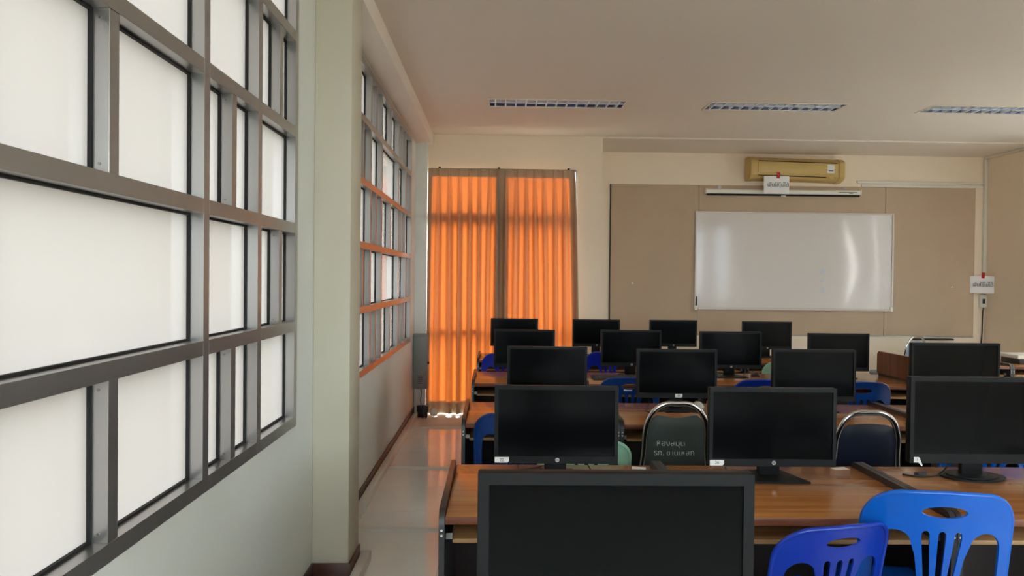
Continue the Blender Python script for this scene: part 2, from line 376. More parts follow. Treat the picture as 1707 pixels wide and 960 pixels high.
# ------------------------------------------------------------------ curtains
def curtain(name, label, X0, X1, ZT, Y, npleat, seed, zbot, flare0=0, flare1=0, hem0=0, hem1=0):
    """pinch-pleated curtain; hem0 / hem1: width share of the doubled side hems"""
    rnd = random.Random(seed)
    o = thing(name, label, 'curtain', ((X0 + X1) / 2, Y, 0), 0, 'orange curtains on the back wall')
    cx = (X0 + X1) / 2
    edges = [0] + sorted((k + rnd.uniform(-.18, .18)) / npleat for k in range(1, npleat)) + [1]
    am = [rnd.uniform(.5, 1.6) for _ in range(npleat + 1)]; sk = [rnd.uniform(-.6, .6) for _ in range(npleat + 1)]
    lo = [rnd.uniform(0, 1) for _ in range(8)]
    drop = [rnd.choice((0, 0, 1)) for _ in range(npleat + 1)]     # pleats that melt into their neighbour lower down
    NU = npleat * 16
    def P(u, z, dy=0):
        t = (ZT - z) / ZT                                   # 0 top, 1 bottom
        uu = min(max(u + .018 * t * math.sin(2 * PI * (u * 1.3 + lo[3])), 0), 1)
        k = 0
        while k < npleat - 1 and uu > edges[k + 1]: k += 1
        f = (uu - edges[k]) / (edges[k + 1] - edges[k])
        open_ = min(1, max(0, (t - .03) / .22))             # pleats open out below the heading
        fs = f + sk[k] * .12 * open_ * math.sin(PI * f)
        c = (1 + math.cos(2 * PI * fs)) / 2                 # 1 on the pleat, 0 between
        a0 = .017 + .034 * open_ * am[k] * (1 - .55 * drop[k] * min(1, t * 1.5))
        y = -a0 * (c ** (5.5 - 4.3 * open_) * 2 - .75)
        y += .014 * math.sin(2 * PI * (u * 2.3 + lo[0])) * min(1, t * 2) + .008 * math.sin(2 * PI * (u * 5.2 + lo[1] + t * .5)) * t
        xx = X0 + (X1 - X0) * u + (flare1 * u - flare0 * (1 - u)) * min(1, t * 1.6) ** .7 + .014 * t * math.sin(2 * PI * (u * 2.2 + lo[2])) + .006 * open_ * math.sin(4 * PI * fs)
        return (xx - cx, y + dy, z)
    def sheet(zs, us, mname):
        bm = bmesh.new(); rows = []
        for z in zs: rows.append([bm.verts.new(P(u, z)) for u in us])
        for A, B in zip(rows, rows[1:]):
            for i in range(len(us) - 1): bm.faces.new((A[i], A[i + 1], B[i + 1], B[i]))
        return mesh(bm, mname, 180)
    hz = zbot + .13
    zs = [ZT - .09 - (ZT - .09 - hz) * (k / 48) for k in range(49)]
    n0, n1 = round(NU * hem0), NU - round(NU * hem1)
    U = [i / NU for i in range(NU + 1)]
    put('cloth', sheet(zs, U[n0:n1 + 1], 'curtain_fabric'), o)
    if n0 > 0: put('side_hem', sheet(zs, U[:n0 + 1], 'curtain_double'), o, label='doubled taupe side hem of the curtain')
    if n1 < NU: put('side_hem', sheet(zs, U[n1:], 'curtain_double'), o, label='doubled taupe side hem of the curtain')
    put('heading_tape', sheet([ZT - .03 * k for k in range(4)], U, 'curtain_tape'), o, label='doubled grey-brown heading band with pinch pleats')
    put('hem', sheet([hz - (hz - zbot) * k / 4 for k in range(5)], U, 'curtain_tape'), o, label='doubled taupe hem that lets little light through')
    return o
curtain('curtain', 'left orange pleated curtain reaching the floor beside the grey cabinet', -.782, .008, 2.775, 8.672, 7, 5, .02, flare0=0, flare1=.0, hem0=.05, hem1=.02)
curtain('curtain', 'right orange pleated curtain between centre gap and bare cream wall', -.018, .858, 2.768, 8.625, 8, 12, .03, flare0=0, flare1=.055, hem0=.115, hem1=.07)
rl = thing('curtain_rail', 'thin brass curtain rail above the orange curtains', 'curtain rail', (.04, 8.70, 2.775))
bm = bmesh.new(); tube(bm, [(-.80, 0, 0), (.84, 0, 0)], .008, 8); put('rod', mesh(bm, 'screw_metal', 40), rl)
for x in (-.70, -.03, .76):
    put('bracket', mesh(bbox_bev(x - .012, x + .012, -.01, .05, .0, .022, .002), 'ac_dark'), rl)
def side_curtain(label, Y0, Y1, edge):  # gap read from the whiteboard streak; pale cloth added to light the far room
    o = thing('curtain', label, 'curtain', (XR - .06, (Y0 + Y1) / 2, 0)); cy = (Y0 + Y1) / 2
    bm = bmesh.new(); rows = []
    N = 60
    for k in range(41):
        z = 2.85 - 2.75 * k / 40; r = []
        a, b = Y0, Y1
        d = .26 * math.cos(2 * PI * (z - 1.78) / 2.3)
        if edge > 0: b = Y1 + d
        if edge == 0: a, b = Y0 + d, Y1 + .3 * d
        if edge < 0: a = Y0 + .3 * d
        for i in range(N + 1):
            u = i / N; r.append(bm.verts.new((.02 * math.sin(u * 2 * PI * 7), a + (b - a) * u - cy, z)))
        rows.append(r)
    for A, B in zip(rows, rows[1:]):
        for i in range(N): bm.faces.new((A[i], A[i + 1], B[i + 1], B[i]))
    put('cloth', mesh(bm, 'curtain_pale', 180), o); return o
side_curtain('pale curtain added to the right wall window, nearest third', 5.30, 5.77, 1)
side_curtain('pale curtain added to the right wall window, middle third', 6.00, 6.86, 0)
side_curtain('pale curtain added to the right wall window, farthest third', 6.92, 8.64, -1)

# ------------------------------------------------------------------ ceiling lights
for i, (a, b) in enumerate(LIGHTS):
    nm = ['leftmost louvred ceiling light, above the orange curtains', 'middle louvred ceiling light, left of the air conditioner', 'rightmost louvred ceiling light, cut by the picture edge'][i]
    cx, cy = (a + b) / 2, (LY[0] + LY[1]) / 2; hx, hy = (b - a) / 2, (LY[1] - LY[0]) / 2
    L = thing('ceiling_light', nm, 'ceiling light', (cx, cy, ZC), 0, 'louvred fluorescent ceiling lights')
    bm = bmesh.new()
    box(bm, -hx, hx, -hy, -hy + .018, -.006, .004); box(bm, -hx, hx, hy - .018, hy, -.006, .004)
    box(bm, -hx, -hx + .018, -hy + .018, hy - .018, -.006, .004); box(bm, hx - .018, hx, -hy + .018, hy - .018, -.006, .004)
    put('frame', mesh(bm, 'ceiling_paint'), L)
    bm = bmesh.new(); q = .016
    box(bm, -hx + q, hx - q, -hy + q, hy - q, .10, .104)
    box(bm, -hx + q, hx - q, -hy + q, -hy + q + .003, .004, .10); box(bm, -hx + q, hx - q, hy - q - .003, hy - q, .004, .10)
    box(bm, -hx + q, -hx + q + .003, -hy + q, hy - q, .004, .10); box(bm, hx - q - .003, hx - q, -hy + q, hy - q, .004, .10)
    put('reflector', mesh(bm, 'reflector'), L)
    for y in (-hy * .45, hy * .45):
        bm = bmesh.new(); tube(bm, [(-hx + .03, y, .06), (hx - .03, y, .06)], .014, 10); put('tube', mesh(bm, 'tube_glass', 40), L)
    bm = bmesh.new(); prism(bm, [(-.012, .0), (.012, .0), (.004, .045), (-.004, .045)], -hx + q, hx - q, 'x')
    put('spine', mesh(bm, 'blade'), L)
    for k in range(13):
        x = -hx + .07 + (2 * hx - .14) * k / 12
        bm = bmesh.new(); prism(bm, [(-.007, 0), (.007, 0), (.002, .045), (-.002, .045)], -hy + q + .004, hy - q - .004, 'y')
        put('louvre_blade', mesh(bm, 'blade'), L, (x, 0, 0))

# ------------------------------------------------------------------ board wall
b0 = thing('pinboard', 'wide beige fabric pinboard covering the recess wall behind the whiteboard', 'pinboard', (3.76, YB, .86))
for k, (a, b) in enumerate(((1.43, 2.545), (2.545, 4.93), (4.93, 6.09))):
    put('panel', mesh(bbox_bev(a - 3.76 + .002, b - 3.76 - .002, -.018, -.001, 0, 1.89, .003, 1), 'pinboard'), b0)
put('edge_strip', mesh(onebox(1.418 - 3.76, 1.43 - 3.76, -.022, -.001, 0, 1.89), 'ac_dark'), b0)
put('bottom_strip', mesh(onebox(1.43 - 3.76, 6.09 - 3.76, -.024, -.001, -.012, -.001), 'aluminium'), b0)
wb = thing('whiteboard', 'large glossy whiteboard with thin aluminium frame', 'whiteboard', (3.767, YB - .02, 1.176))
hw, hh = 1.268, 1.24
put('surface', mesh(onebox(-hw + .02, hw - .02, -.012, 0, .02, hh - .02), 'whiteboard'), wb, (0, 0, 0))
bm = bmesh.new()
box(bm, -hw, hw, -.022, 0, hh - .022, hh); box(bm, -hw, hw, -.022, 0, 0, .03); box(bm, -hw, -hw + .022, -.022, 0, .03, hh - .022); box(bm, hw - .022, hw, -.022, 0, .03, hh - .022)
put('frame', mesh(bm, 'board_frame'), wb)
put('tray', mesh(bbox_bev(-hw + .04, hw - .04, -.055, -.022, .0, .016, .003), 'board_frame'), wb)
for x in (-hw + .018, hw - .018): put('corner_cap', mesh(bbox_bev(x - .02, x + .02, -.030, -.0005, -.006, .05, .004), 'white_plastic', 40), wb)
for x, z, r in ((.36, .50, .034), (.355, .38, .02), (.36, .26, .03)):
    bm = bmesh.new(); prism(bm, [(x + r * math.cos(t * PI / 8), z + 1.3 * r * math.sin(t * PI / 8)) for t in range(16)], -.0126, -.0121); put('smudge', mesh(bm, 'smudge'), wb)
bm = bmesh.new(); tube(bm, [(0, 0, 0), (0, 0, .085), (0, 0, .09), (0, 0, .115)], [.009, .009, .007, .006], 10)
tag(put('marker_pen', mesh(bm, 'ink_black', 40), None, (3.767 - hw + .022, YB - .061, 1.227)), 'black marker pen standing at lower left corner of the whiteboard', 'marker')
tag(put('board_ledge', mesh(bbox_bev(5.30, 5.80, YB - .09, YB - .001, .815, .835, .004), 'dark_board'), None), 'narrow dark ledge on the wall below the pinboard', 'ledge')
bm = bmesh.new(); tube(bm, [(0, 0, 0), (0, -.006, 0), (0, -.010, 0)], [.008, .010, .004], 10); ME_PIN = mesh(bm, 'tube_glass', 60)
tag(put('push_pin', ME_PIN, None, (1.715, YB - .0185, 1.50)), 'small white push pin on the left part of the pinboard', 'push pin')
tag(put('push_pin', ME_PIN, None, (5.80, YB - .0185, 1.49)), 'small white push pin on the right part of the pinboard', 'push pin')
# projector screen
ps = thing('projector_screen', 'rolled-up projector screen in a long white casing above the whiteboard', 'projector screen', (3.606, YB - .045, 2.655))
bm = bmesh.new(); prism(bm, [(-.03, -.012), (.026, -.012), (.026, .045), (-.02, .045), (-.03, .03)], -.975, .975, 'x'); put('casing', mesh(bm, 'white_plastic', 30), ps)
for s in (-1, 1): put('end_cap', mesh(bbox_bev(s * .982 - .008, s * .982 + .008, -.034, .03, -.016, .05, .003), 'white_plastic', 40), ps)
bm = bmesh.new(); tube(bm, [(-.97, -.006, -.024), (.97, -.006, -.024)], .012, 8); put('bottom_bar', mesh(bm, 'rubber_black', 40), ps)
put('pull_tab', mesh(bbox_bev(-.03, .03, -.02, -.012, -.046, -.026, .003), 'white_plastic'), ps)
for s in (-.8, .8): put('mount', mesh(onebox(s - .02, s + .02, .02, .0255, .03, .09), 'aluminium'), ps)
for a, b, zz in ((.70, .93, .018), (.83, .88, .004)): put('print_line', mesh(onebox(a, b, -.0307, -.0301, zz - .003, zz + .003), 'ink_black'), ps)
# air conditioner
ac = thing('air_conditioner', 'yellowed wall-mounted air conditioner above the whiteboard', 'air conditioner', (3.72, YB - .001, 2.80), rot=(0, .018, .02))
prof = [(0, .0), (0, .285), (-.10, .285), (-.17, .262), (-.205, .225), (-.205, .055), (-.17, .025), (-.10, 0)]
bm = bmesh.new(); prism(bm, prof, -.52, .52, 'x'); put('body', mesh(bm, 'ac_yellow', 30), ac)
for s in (-1, 1):
    bm = bmesh.new(); prism(bm, [(y * 1.03 if y else 0, z) for y, z in [(0, -.006), (0, .291), (-.10, .291), (-.175, .268), (-.212, .228), (-.212, .05), (-.175, .018), (-.10, -.006)]], s * .595, s * .52, 'x')
    bmesh.ops.bevel(bm, geom=[e for e in bm.edges], offset=.006, segments=2, affect='EDGES')
    put('side_cover', mesh(bm, 'ac_yellow', 40), ac)
put('front_panel', mesh(bbox_bev(-.50, .50, -.214, -.2055, .085, .215, .003), 'ac_yellow', 40), ac)
put('grille_strip', mesh(bbox_bev(-.50, .50, -.213, -.2055, .222, .232, .002), 'ac_dark'), ac, label='dark slot above the front panel')
put('air_outlet', mesh(bbox_bev(-.50, .36, -.2105, -.2055, .042, .058, .002), 'ac_dark'), ac, label='dark air outlet slot')
bm = bmesh.new(); prism(bm, [(-.215, .058), (-.205, .060), (-.165, .022), (-.172, .018)], -.49, .36, 'x'); put('louvre', mesh(bm, 'ac_yellow'), ac)
put('label_sticker', mesh(onebox(.37, .46, -.2155, -.2142, .10, .205), 'label_white'), ac, label='small white energy sticker')
put('sticker_print', mesh(onebox(.385, .445, -.2162, -.2157, .125, .135), 'ink_black'), ac)
put('knob', mesh(bbox_bev(.40, .46, -.2095, -.2055, .03, .06, .002), 'ac_yellow'), ac)
# paper signs
TXT = text_mesh('เสียใช้ไม่ได้', .066, 'ink_black')
def sign(label, loc, rz, dz, tilt=0):
    t = thing('paper_sign', label, 'sign', loc, 0, 'notices held with red tape', rot=(0, tilt, rz))
    bm = bmesh.new(); n = 8
    for k in range(n):
        u0, u1 = k / n, (k + 1) / n
        f = lambda u: -.010 * math.sin(u * PI)
        a, b = -.158 + .316 * u0, -.158 + .316 * u1
        vs = [(a, f(u0), 0), (b, f(u1), 0), (b, f(u1), .216), (a, f(u0), .216)]
        A = [bm.verts.new(v) for v in vs]; B = [bm.verts.new((v[0], v[1] + .0008, v[2])) for v in vs]
        bm.faces.new(A); bm.faces.new(B[::-1])
        for q in (0, 2): bm.faces.new((A[q], A[(q + 1) % 4], B[(q + 1) % 4], B[q]))
    bmesh.ops.remove_doubles(bm, verts=bm.verts, dist=.0001)
    put('sheet', mesh(bm, 'paper', 60), t)
    put('tape', mesh(onebox(-.028, .012, -.0125, -.0105, .188, .262), 'tape_red'), t, (0, 0, 0), (0, .12, 0), label='strip of red tape')
    put('lettering', TXT, t, (.015, -.0118, .105), (PI / 2, 0, 0))
    return t
sign('white notice taped with red tape to the air conditioner', (3.452, YB - .232, 2.63), 0, 0, .005)
sg = sign('white notice taped with red tape to the corner conduit', (6.128, YB - .115, 1.418), -.80, 0, 0)
sg.scale = (.85, 1, 1)
# conduits
tag(put('corner_conduit', mesh(bbox_bev(6.19, 6.232, YB - .04, YB - .001, 1.40, 3.12, .004), 'white_plastic', 40)), 'vertical white cable conduit in the right corner', 'conduit')
tag(put('ceiling_conduit', mesh(bbox_bev(6.195, 6.233, 7.2, YB - .002, 3.122, 3.153, .004), 'white_plastic', 40)), 'white cable conduit along the top of the right wall', 'conduit')
tag(put('wall_conduit', mesh(bbox_bev(4.56, 6.186, YB - .025, YB - .001, 2.80, 2.828, .004), 'white_plastic', 40)), 'horizontal white conduit from air conditioner to corner', 'conduit')
tag(put('wall_strip', mesh(bbox_bev(4.62, 6.186, YB - .018, YB - .001, 2.752, 2.785, .004), 'white_plastic', 40)), 'flat white trim strip along the top of the pinboard', 'strip')
so = thing('wall_switch', 'small white breaker switch below the corner notice', 'switch', (6.20, YB - .001, 1.235))
put('case', mesh(bbox_bev(-.045, .035, -.05, 0, 0, .16, .006), 'white_plastic', 40), so)
put('rocker', mesh(bbox_bev(-.022, .012, -.058, -.050, .05, .11, .003), 'ink_black', 40), so, label='black rocker')
bm = bmesh.new(); tube(bm, spline([(6.225, YB - .02, 1.40), (6.226, YB - .03, 1.30), (6.205, YB - .022, 1.18), (6.20, YB - .02, .9), (6.175, YB - .02, .6), (6.16, YB - .02, .3), (6.16, YB - .02, .012)], 6), .007, 6)
tag(put('power_cable', mesh(bm, 'ink_black', 60)), 'dark power cable hanging down from the corner switch', 'cable')

# ------------------------------------------------------------------ left wall fittings
cb = thing('electrical_cabinet', 'grey metal electrical cabinet mounted in the far left corner', 'cabinet', (-.838, 8.598, .32))
put('body', mesh(bbox_bev(-.078, .086, -.15, 0, 0, .585, .004), 'box_grey', 40), cb)
dr = put('door', mesh(bbox_bev(-.073, .081, -.162, -.150, .008, .577, .003), 'box_grey', 40), cb)
for k in range(5): put('vent_slot', mesh(onebox(-.022, .03, -.1635, -.1615, .06 + k * .02, .066 + k * .02), 'ac_dark'), dr)
put('latch', mesh(bbox_bev(.081, .104, -.158, -.148, .275, .30, .002), 'ac_dark', 40), cb)
put('cap', mesh(bbox_bev(-.079, .087, -.165, 0, .585, .600, .003), 'box_grey', 40), cb)
tag(put('cable_conduit', mesh(bbox_bev(-.91, -.868, 8.57, 8.598, .0, .318, .004), 'white_plastic', 40)), 'pale conduit running from the grey cabinet to the floor', 'conduit')
bm = bmesh.new(); tube(bm, spline([(-.835, 8.56, .318), (-.832, 8.56, .25), (-.838, 8.56, .17), (-.828, 8.52, .12)], 6), .005, 6)
tag(put('cabinet_cable', mesh(bm, 'ink_black', 60)), 'thin black cable hanging below the grey cabinet', 'cable')
pa = thing('power_adapter', 'black power strip with plugs on the floor below the grey cabinet', 'power strip', (-.80, 8.50, 0))
put('body', mesh(bbox_bev(-.07, .055, -.03, .03, .06, .13, .005), 'dark_board', 40), pa)
for x in (-.01, .025):
    bm = bmesh.new(); tube(bm, spline([(x, -.028, .07), (x + .006, -.06, .03), (x + .014, -.10, .007)], 6), .006, 6); put('cord', mesh(bm, 'ink_black', 60), pa)
put('foot', mesh(bbox_bev(-.06, .045, -.02, .02, 0, .062, .003), 'dark_board', 40), pa)
bm = bmesh.new(); bmesh.ops.create_icosphere(bm, subdivisions=3, radius=.04)
for v in bm.verts:
    n = v.co.normalized(); k = 1 + .22 * math.sin(n.x * 9 + n.z * 5) * math.sin(n.y * 7 + 1) + .1 * math.sin(n.z * 17)
    v.co = Vector((v.co.x * k * 1.05, v.co.y * k, v.co.z * k * 1.15))
zmin = min(v.co.z for v in bm.verts)
for v in bm.verts: v.co.z -= zmin
tag(put('plastic_bag', mesh(bm, 'white_plastic', 180), None, (-.685, 8.50, 0)), 'crumpled white plastic bag on the floor by the curtain hem', 'bag')
# trunking
def trunk(label, x0, x1, y0, y1, z1, bev=.006):
    tag(put('cable_trunking', mesh(bbox_bev(x0, x1, y0, y1, 0, z1, bev, 3), 'trunking_white', 40)), label, 'cable trunking')
trunk('long white cable trunking along the foot of the far left wall', XL + .013, XL + .062, 4.16, 8.44, .058)
trunk('short white cable trunking at the side of the pillar', -.722, -.672, 3.60, 4.19, .058)
def xtrunk(label, y):
    bm = bmesh.new(); prism(bm, [(-.028, 0), (.028, 0), (.02, .010), (.008, .0145), (-.008, .0145), (-.02, .010)], XL + .063, -.16, 'x')
    tag(put('floor_trunking', mesh(bm, 'trunking_white', 40), None, (0, y, 0)), label, 'cable trunking')
xtrunk('white floor cable cover crossing the aisle to the third row of desks', 4.69)
xtrunk('white floor cable cover crossing the aisle to the fourth row of desks', 6.21)
xtrunk('white floor cable cover crossing the aisle to the front row near the curtain', 7.88)

# ------------------------------------------------------------------ desks
DH, DW, DD = .735, .89, .75
def side_profile():
    return [(.0, 0), (0.0, .70), (.006, .735), (.02, .752), (.04, .758), (DD - .02, .758), (DD, .745), (DD, 0)]
bm = bmesh.new(); prism(bm, side_profile(), 0, .02, 'x'); ME_SIDE = mesh(bm, 'black_laminate', 40, 'side_panel')
bm = bbox_bev(.021, DW - .021, .012, DD - .002, DH - .026, DH, .006, 3); ME_TOP = mesh(bm, 'desk_wood', 40, 'desktop')
bm = bbox_bev(.0215, DW - .0215, .006, .0115, DH - .027, DH - .001, .002, 2); ME_EDGE = mesh(bm, 'desk_edge', 40, 'edge_band')
ME_TRAY = mesh(bbox_bev(.045, DW - .045, .055, .42, .628, .645, .003), 'tray_wood', 40, 'keyboard_tray')
ME_MOD = mesh(onebox(.0205, DW - .0205, DD - .06, DD - .045, .20, DH - .027), 'dark_board', name='modesty_panel')
ME_SHELF = mesh(onebox(.0205, DW - .0205, .20, DD - .062, .17, .188), 'dark_board', name='lower_shelf')
bm = bmesh.new(); box(bm, .0215, .044, .06, .46, .640, .662); ME_RAIL = mesh(bm, 'screw_metal', name='tray_slide')
bm = bmesh.new(); tube(bm, [(0, 0, 0), (0, -.002, 0)], .0042, 10); ME_SCREW = mesh(bm, 'label_white', 40, 'screw')
def desk(x, y, label, n=0):
    d = thing('computer_desk', label, 'desk', (x, y, 0), 0, 'computer desks set in rows')
    put('desktop', ME_TOP, d); put('edge_band', ME_EDGE, d)
    for sx in (0, DW - .0202):
        sp = put('side_panel', ME_SIDE, d, (sx + .0001, 0, 0))
        for z in (.69, .672): put('screw', ME_SCREW, sp, (.010, 0, z))
    tr = put('keyboard_tray', ME_TRAY, d)
    put('tray_slide', ME_RAIL, d); put('tray_slide', ME_RAIL, d, (DW - .0655, 0, 0))
    put('modesty_panel', ME_MOD, d); put('lower_shelf', ME_SHELF, d)
    return d
X0 = -.19
ROWY = [.90, 2.60, 4.28, 5.92, 7.56]
ORD = ['first', 'second', 'third', 'fourth']
RN = ['nearest row', 'second row', 'third row', 'fourth row', 'farthest row']
for r, y in enumerate(ROWY):
    for k in range(4 if r else 2):
        desk(X0 + k * (DW + .002), y, 'wooden computer desk with black sides, %s from the aisle in the %s' % (ORD[k], RN[r]))
desk(4.16, 7.40, 'wooden computer desk beyond the right aisle, left of the pair')
desk(5.052, 7.40, 'wooden computer desk beyond the right aisle, against the right wall')
# end screen on row four
sc = thing('desk_screen', 'reddish wooden end screen standing on the last fourth-row desk', 'desk screen', (3.335, 5.935, DH + .0235))
def screen_board(y0, y1, rnd):
    bm = bmesh.new(); p = [(y0, 0), (y1, 0), (y1, .185 - (.02 if rnd else 0)), (y1 - (.02 if rnd else 0), .185), (y0, .185)]
    prism(bm, p, -.012, .012, 'x'); return mesh(bm, 'screen_wood', 40)
for k in range(3): put('board', screen_board(.232 * k + .001, .232 * (k + 1) - .001, k == 2), sc)
put('top_edge', mesh(onebox(-.013, .013, .0, .672, .1855, .188), 'desk_edge'), sc)

# ------------------------------------------------------------------ monitors
CACHE = {}
def cached(key, fn):
    if key not in CACHE: CACHE[key] = fn()
    return CACHE[key]
NUM = {}
def monitor(x, y, w, top, label, base='square', logo=True, bottom=None, sticker=None, rz=0, zdesk=DH, style='a', bez=.016, botbez=.030):
    """screen plane faces -Y at local y=0; base stands on the desk"""
    H = top - zdesk; b = (bottom - zdesk) if bottom else H - w * .615
    h = H - b; key = (round(w, 3), round(h, 3), bez, botbez)
    m = thing('monitor', label, 'monitor', (x, y, zdesk), rz, 'black desktop monitors')
    hw = w / 2
    def housing():
        bm = bbox_bev(-hw, hw, 0, .030, 0, h, .004, 2)
        vs, fs = box(bm, -hw * .72, hw * .72, .0302, .052, h * .16, h * .84)
        bmesh.ops.bevel(bm, geom=list({e for f in fs for e in f.edges}), offset=.012, segments=2, affect='EDGES')
        return mesh(bm, 'monitor_black', 40, 'housing')
    def bezel():
        bm = bmesh.new()
        o = [(-hw, 0), (hw, 0), (hw, h), (-hw, h)]; i = [(-hw + bez, botbez), (hw - bez, botbez), (hw - bez, h - bez), (-hw + bez, h - bez)]
        def ring(P, y): return [bm.verts.new((p[0], y, p[1])) for p in P]
        A, B, Cc, D = ring(o, -.0005), ring([(p[0] * .994, p[1] if p[1] else 0) for p in o], -.007), ring(i, -.007), ring([(p[0] * .997, p[1]) for p in i], -.0012)
        for P, Q in ((A, B), (B, Cc), (Cc, D)):
            for k in range(4): bm.faces.new((P[k], P[(k + 1) % 4], Q[(k + 1) % 4], Q[k]))
        return mesh(bm, 'monitor_bezel', None, 'bezel')
    put('housing', cached(('h',) + key, housing), m, (0, 0, b)); bz = put('bezel', cached(('b',) + key, bezel), m, (0, 0, b))
    put('screen', cached(('s',) + key, lambda: mesh(onebox(-hw + bez, hw - bez, -.002, -.0003, botbez, h - bez), 'screen_black', name='screen')), m, (0, 0, b))
    if logo:
        def lg():
            bm = bmesh.new(); tube(bm, [(0, 0, 0), (0, -.0012, 0)], .0085, 20); return mesh(bm, 'logo_silver', 40, 'logo')
        l = put('logo', cached(('lg',), lg), m, (0.005, -.0072, b + botbez * .5), label='round silver logo badge')
        put('lettering', cached(('hp',), lambda: text_mesh('hp', .0125, 'ink_black', .0002)), l, (0, -.0015, .0005), (PI / 2, 0, 0))
    neckw = .045
    put('neck', cached(('n', round(b, 3), round(h, 3), base), lambda: mesh(bbox_bev(-neckw, neckw, .031, .058, .010, b + h * .45, .004), 'monitor_black', 40, 'neck')), m)
    def basemesh():
        bm = bmesh.new()
        if base == 'square':
            prism(bm, [(-.135, -.075), (.135, -.075), (.080, .125), (-.080, .125)], 0, .009, 'z')
            bmesh.ops.bevel(bm, geom=[e for e in bm.edges], offset=.0035, segments=2, affect='EDGES')
        else:
            P = [(.130 * math.cos(t * PI / 20), .03 + .095 * math.sin(t * PI / 20)) for t in range(40)]
            prism(bm, P, 0, .008, 'z'); prism(bm, [(p[0] * .8, .03 + (p[1] - .03) * .8) for p in P], .008, .013, 'z')
        return mesh(bm, 'monitor_bezel', 40, 'base')
    put('base', cached(('base', base), basemesh), m)
    if sticker:
        s, sx, sw, upside, peel = sticker
        def st():
            bm = bmesh.new(); P = [(0, 0), (sw - .006, 0), (sw, .006), (sw, .022), (0, .022)]
            if peel: P = [(0, 0), (sw * .55, 0), (sw * .98, -.016), (sw * 1.08, -.012), (sw * .72, .018), (sw * .6, .022), (0, .022)]
            prism(bm, P, -.0085, -.0074); return mesh(bm, 'label_white', None, 'number_sticker')
        k = put('number_sticker', st(), m, (sx, 0, b + .003), label='white paper sticker with the number ' + s)
        put('lettering', text_mesh(s, .017, 'ink_black', .0002), k, (sw * (.42 if peel else .5), -.0088, .011), (PI / 2, PI if upside else 0, 0))
    return m
monitor(.223, 1.40, .509, 1.194, 'large black monitor closest to the camera, filling the lower middle', logo=True, bottom=.880, bez=.021)
monitor(.248, 3.12, .506, 1.112, 'black monitor with an upside-down 22 sticker in the second row', bottom=.796, sticker=('22', -.250, .058, True, False), rz=-.012)
monitor(1.136, 3.12, .524, 1.110, 'black monitor with a 26 sticker in the second row', bottom=.789, sticker=('26', -.258, .058, False, False), rz=-.010)
monitor(2.000, 3.14, .571, 1.158, 'black monitor on a round foot with a peeling 1 sticker', base='round', logo=False, bottom=.801, sticker=('1', -.268, .034, False, True), rz=-.010, bez=.018, botbez=.040)
monitor(.319, 4.78, .500, 1.124, 'black monitor in the third row nearest the aisle, behind monitor 22')
monitor(1.133, 4.78, .505, 1.114, 'black monitor with a small 20 sticker in the third row', bottom=.810, logo=False, sticker=('20', -.012, .046, False, False))
monitor(1.998, 4.78, .528, 1.120, 'black monitor in the third row behind the navy chair', logo=False)
monitor(2.895, 4.78, .566, 1.168, 'wide black monitor in the third row at the right, before the end screen', base='round', logo=False, botbez=.04)
monitor(.236, 6.43, .510, 1.117, 'black monitor in the fourth row nearest the aisle', rz=-.01)
monitor(1.134, 6.43, .511, 1.121, 'black monitor in the fourth row with a keyboard before it', bottom=.818)
monitor(1.976, 6.43, .522, 1.117, 'black monitor in the fourth row, third from the aisle', bottom=.806, rz=-.01)
monitor(2.895, 6.43, .517, 1.109, 'black monitor in the fourth row, last before the wooden end screen', logo=False, rz=-.01)
monitor(.188, 8.08, .500, 1.123, 'black monitor in the farthest row in front of the left curtain', rz=-.01, bottom=.832)
monitor(1.055, 8.08, .501, 1.121, 'black monitor in the farthest row below the right curtain edge', bottom=.836)
monitor(1.869, 8.08, .503, 1.122, 'black monitor in the farthest row, third from the curtain', bottom=.842)
monitor(2.869, 8.08, .525, 1.116, 'black monitor in the farthest row, last towards the whiteboard', rz=-.01, bottom=.82)

# ------------------------------------------------------------------ plastic chairs
def pip(p, poly):
    x, y = p; c = False; n = len(poly)
    for i in range(n):
        x1, y1 = poly[i]; x2, y2 = poly[(i + 1) % n]
        if (y1 > y) != (y2 > y) and x < (x2 - x1) * (y - y1) / (y2 - y1) + x1: c = not c
    return c
def arc(cx, cy, rx, ry, a0, a1, n): return [(cx + rx * math.cos(math.radians(a0 + (a1 - a0) * k / n)), cy + ry * math.sin(math.radians(a0 + (a1 - a0) * k / n))) for k in range(n + 1)]
def back_shape():
    out = [(-.215, .40), (-.217, .55)] + arc(-.112, .690, .104, .104, 180, 96, 9) + [(-.07, .797), (0, .800), (.07, .797)] + arc(.112, .690, .104, .104, 84, 0, 9) + [(.217, .55), (.215, .40)]
    holes = [arc(0, .742, .064, .019, 0, 345, 23)]
    L = [(-.176, .42), (-.180, .55), (-.178, .61)] + arc(-.128, .625, .050, .052, 170, 40, 8) + [(-.070, .60), (-.058, .52), (-.052, .42)]
    holes.append(L); holes.append([(-x, y) for x, y in L][::-1])
    for xt, xb in ((-.046, -.022), (0, 0), (.046, .022)):
        holes.append([(xb - .007, .42), (xt - .011, .66)] + arc(xt, .668, .011, .014, 180, 0, 6) + [(xt + .011, .66), (xb + .007, .42)])
    return out, holes
def bend(x, v, H=1.0):
    return Vector((x * (1 + .0 * v), 1.15 * x * x - .22 * (v - .42) - .06 + .5 * max(0, v - .7) ** 1 * -.25, v * H))
def dens(P, d=.02, closed=True):
    o = []; n = len(P)
    for i in range(n if closed else n - 1):
        a, b = P[i], P[(i + 1) % n]; L = math.dist(a, b); k = max(1, int(L / d))
        o += [(a[0] + (b[0] - a[0]) * j / k, a[1] + (b[1] - a[1]) * j / k) for j in range(k)]
    return o
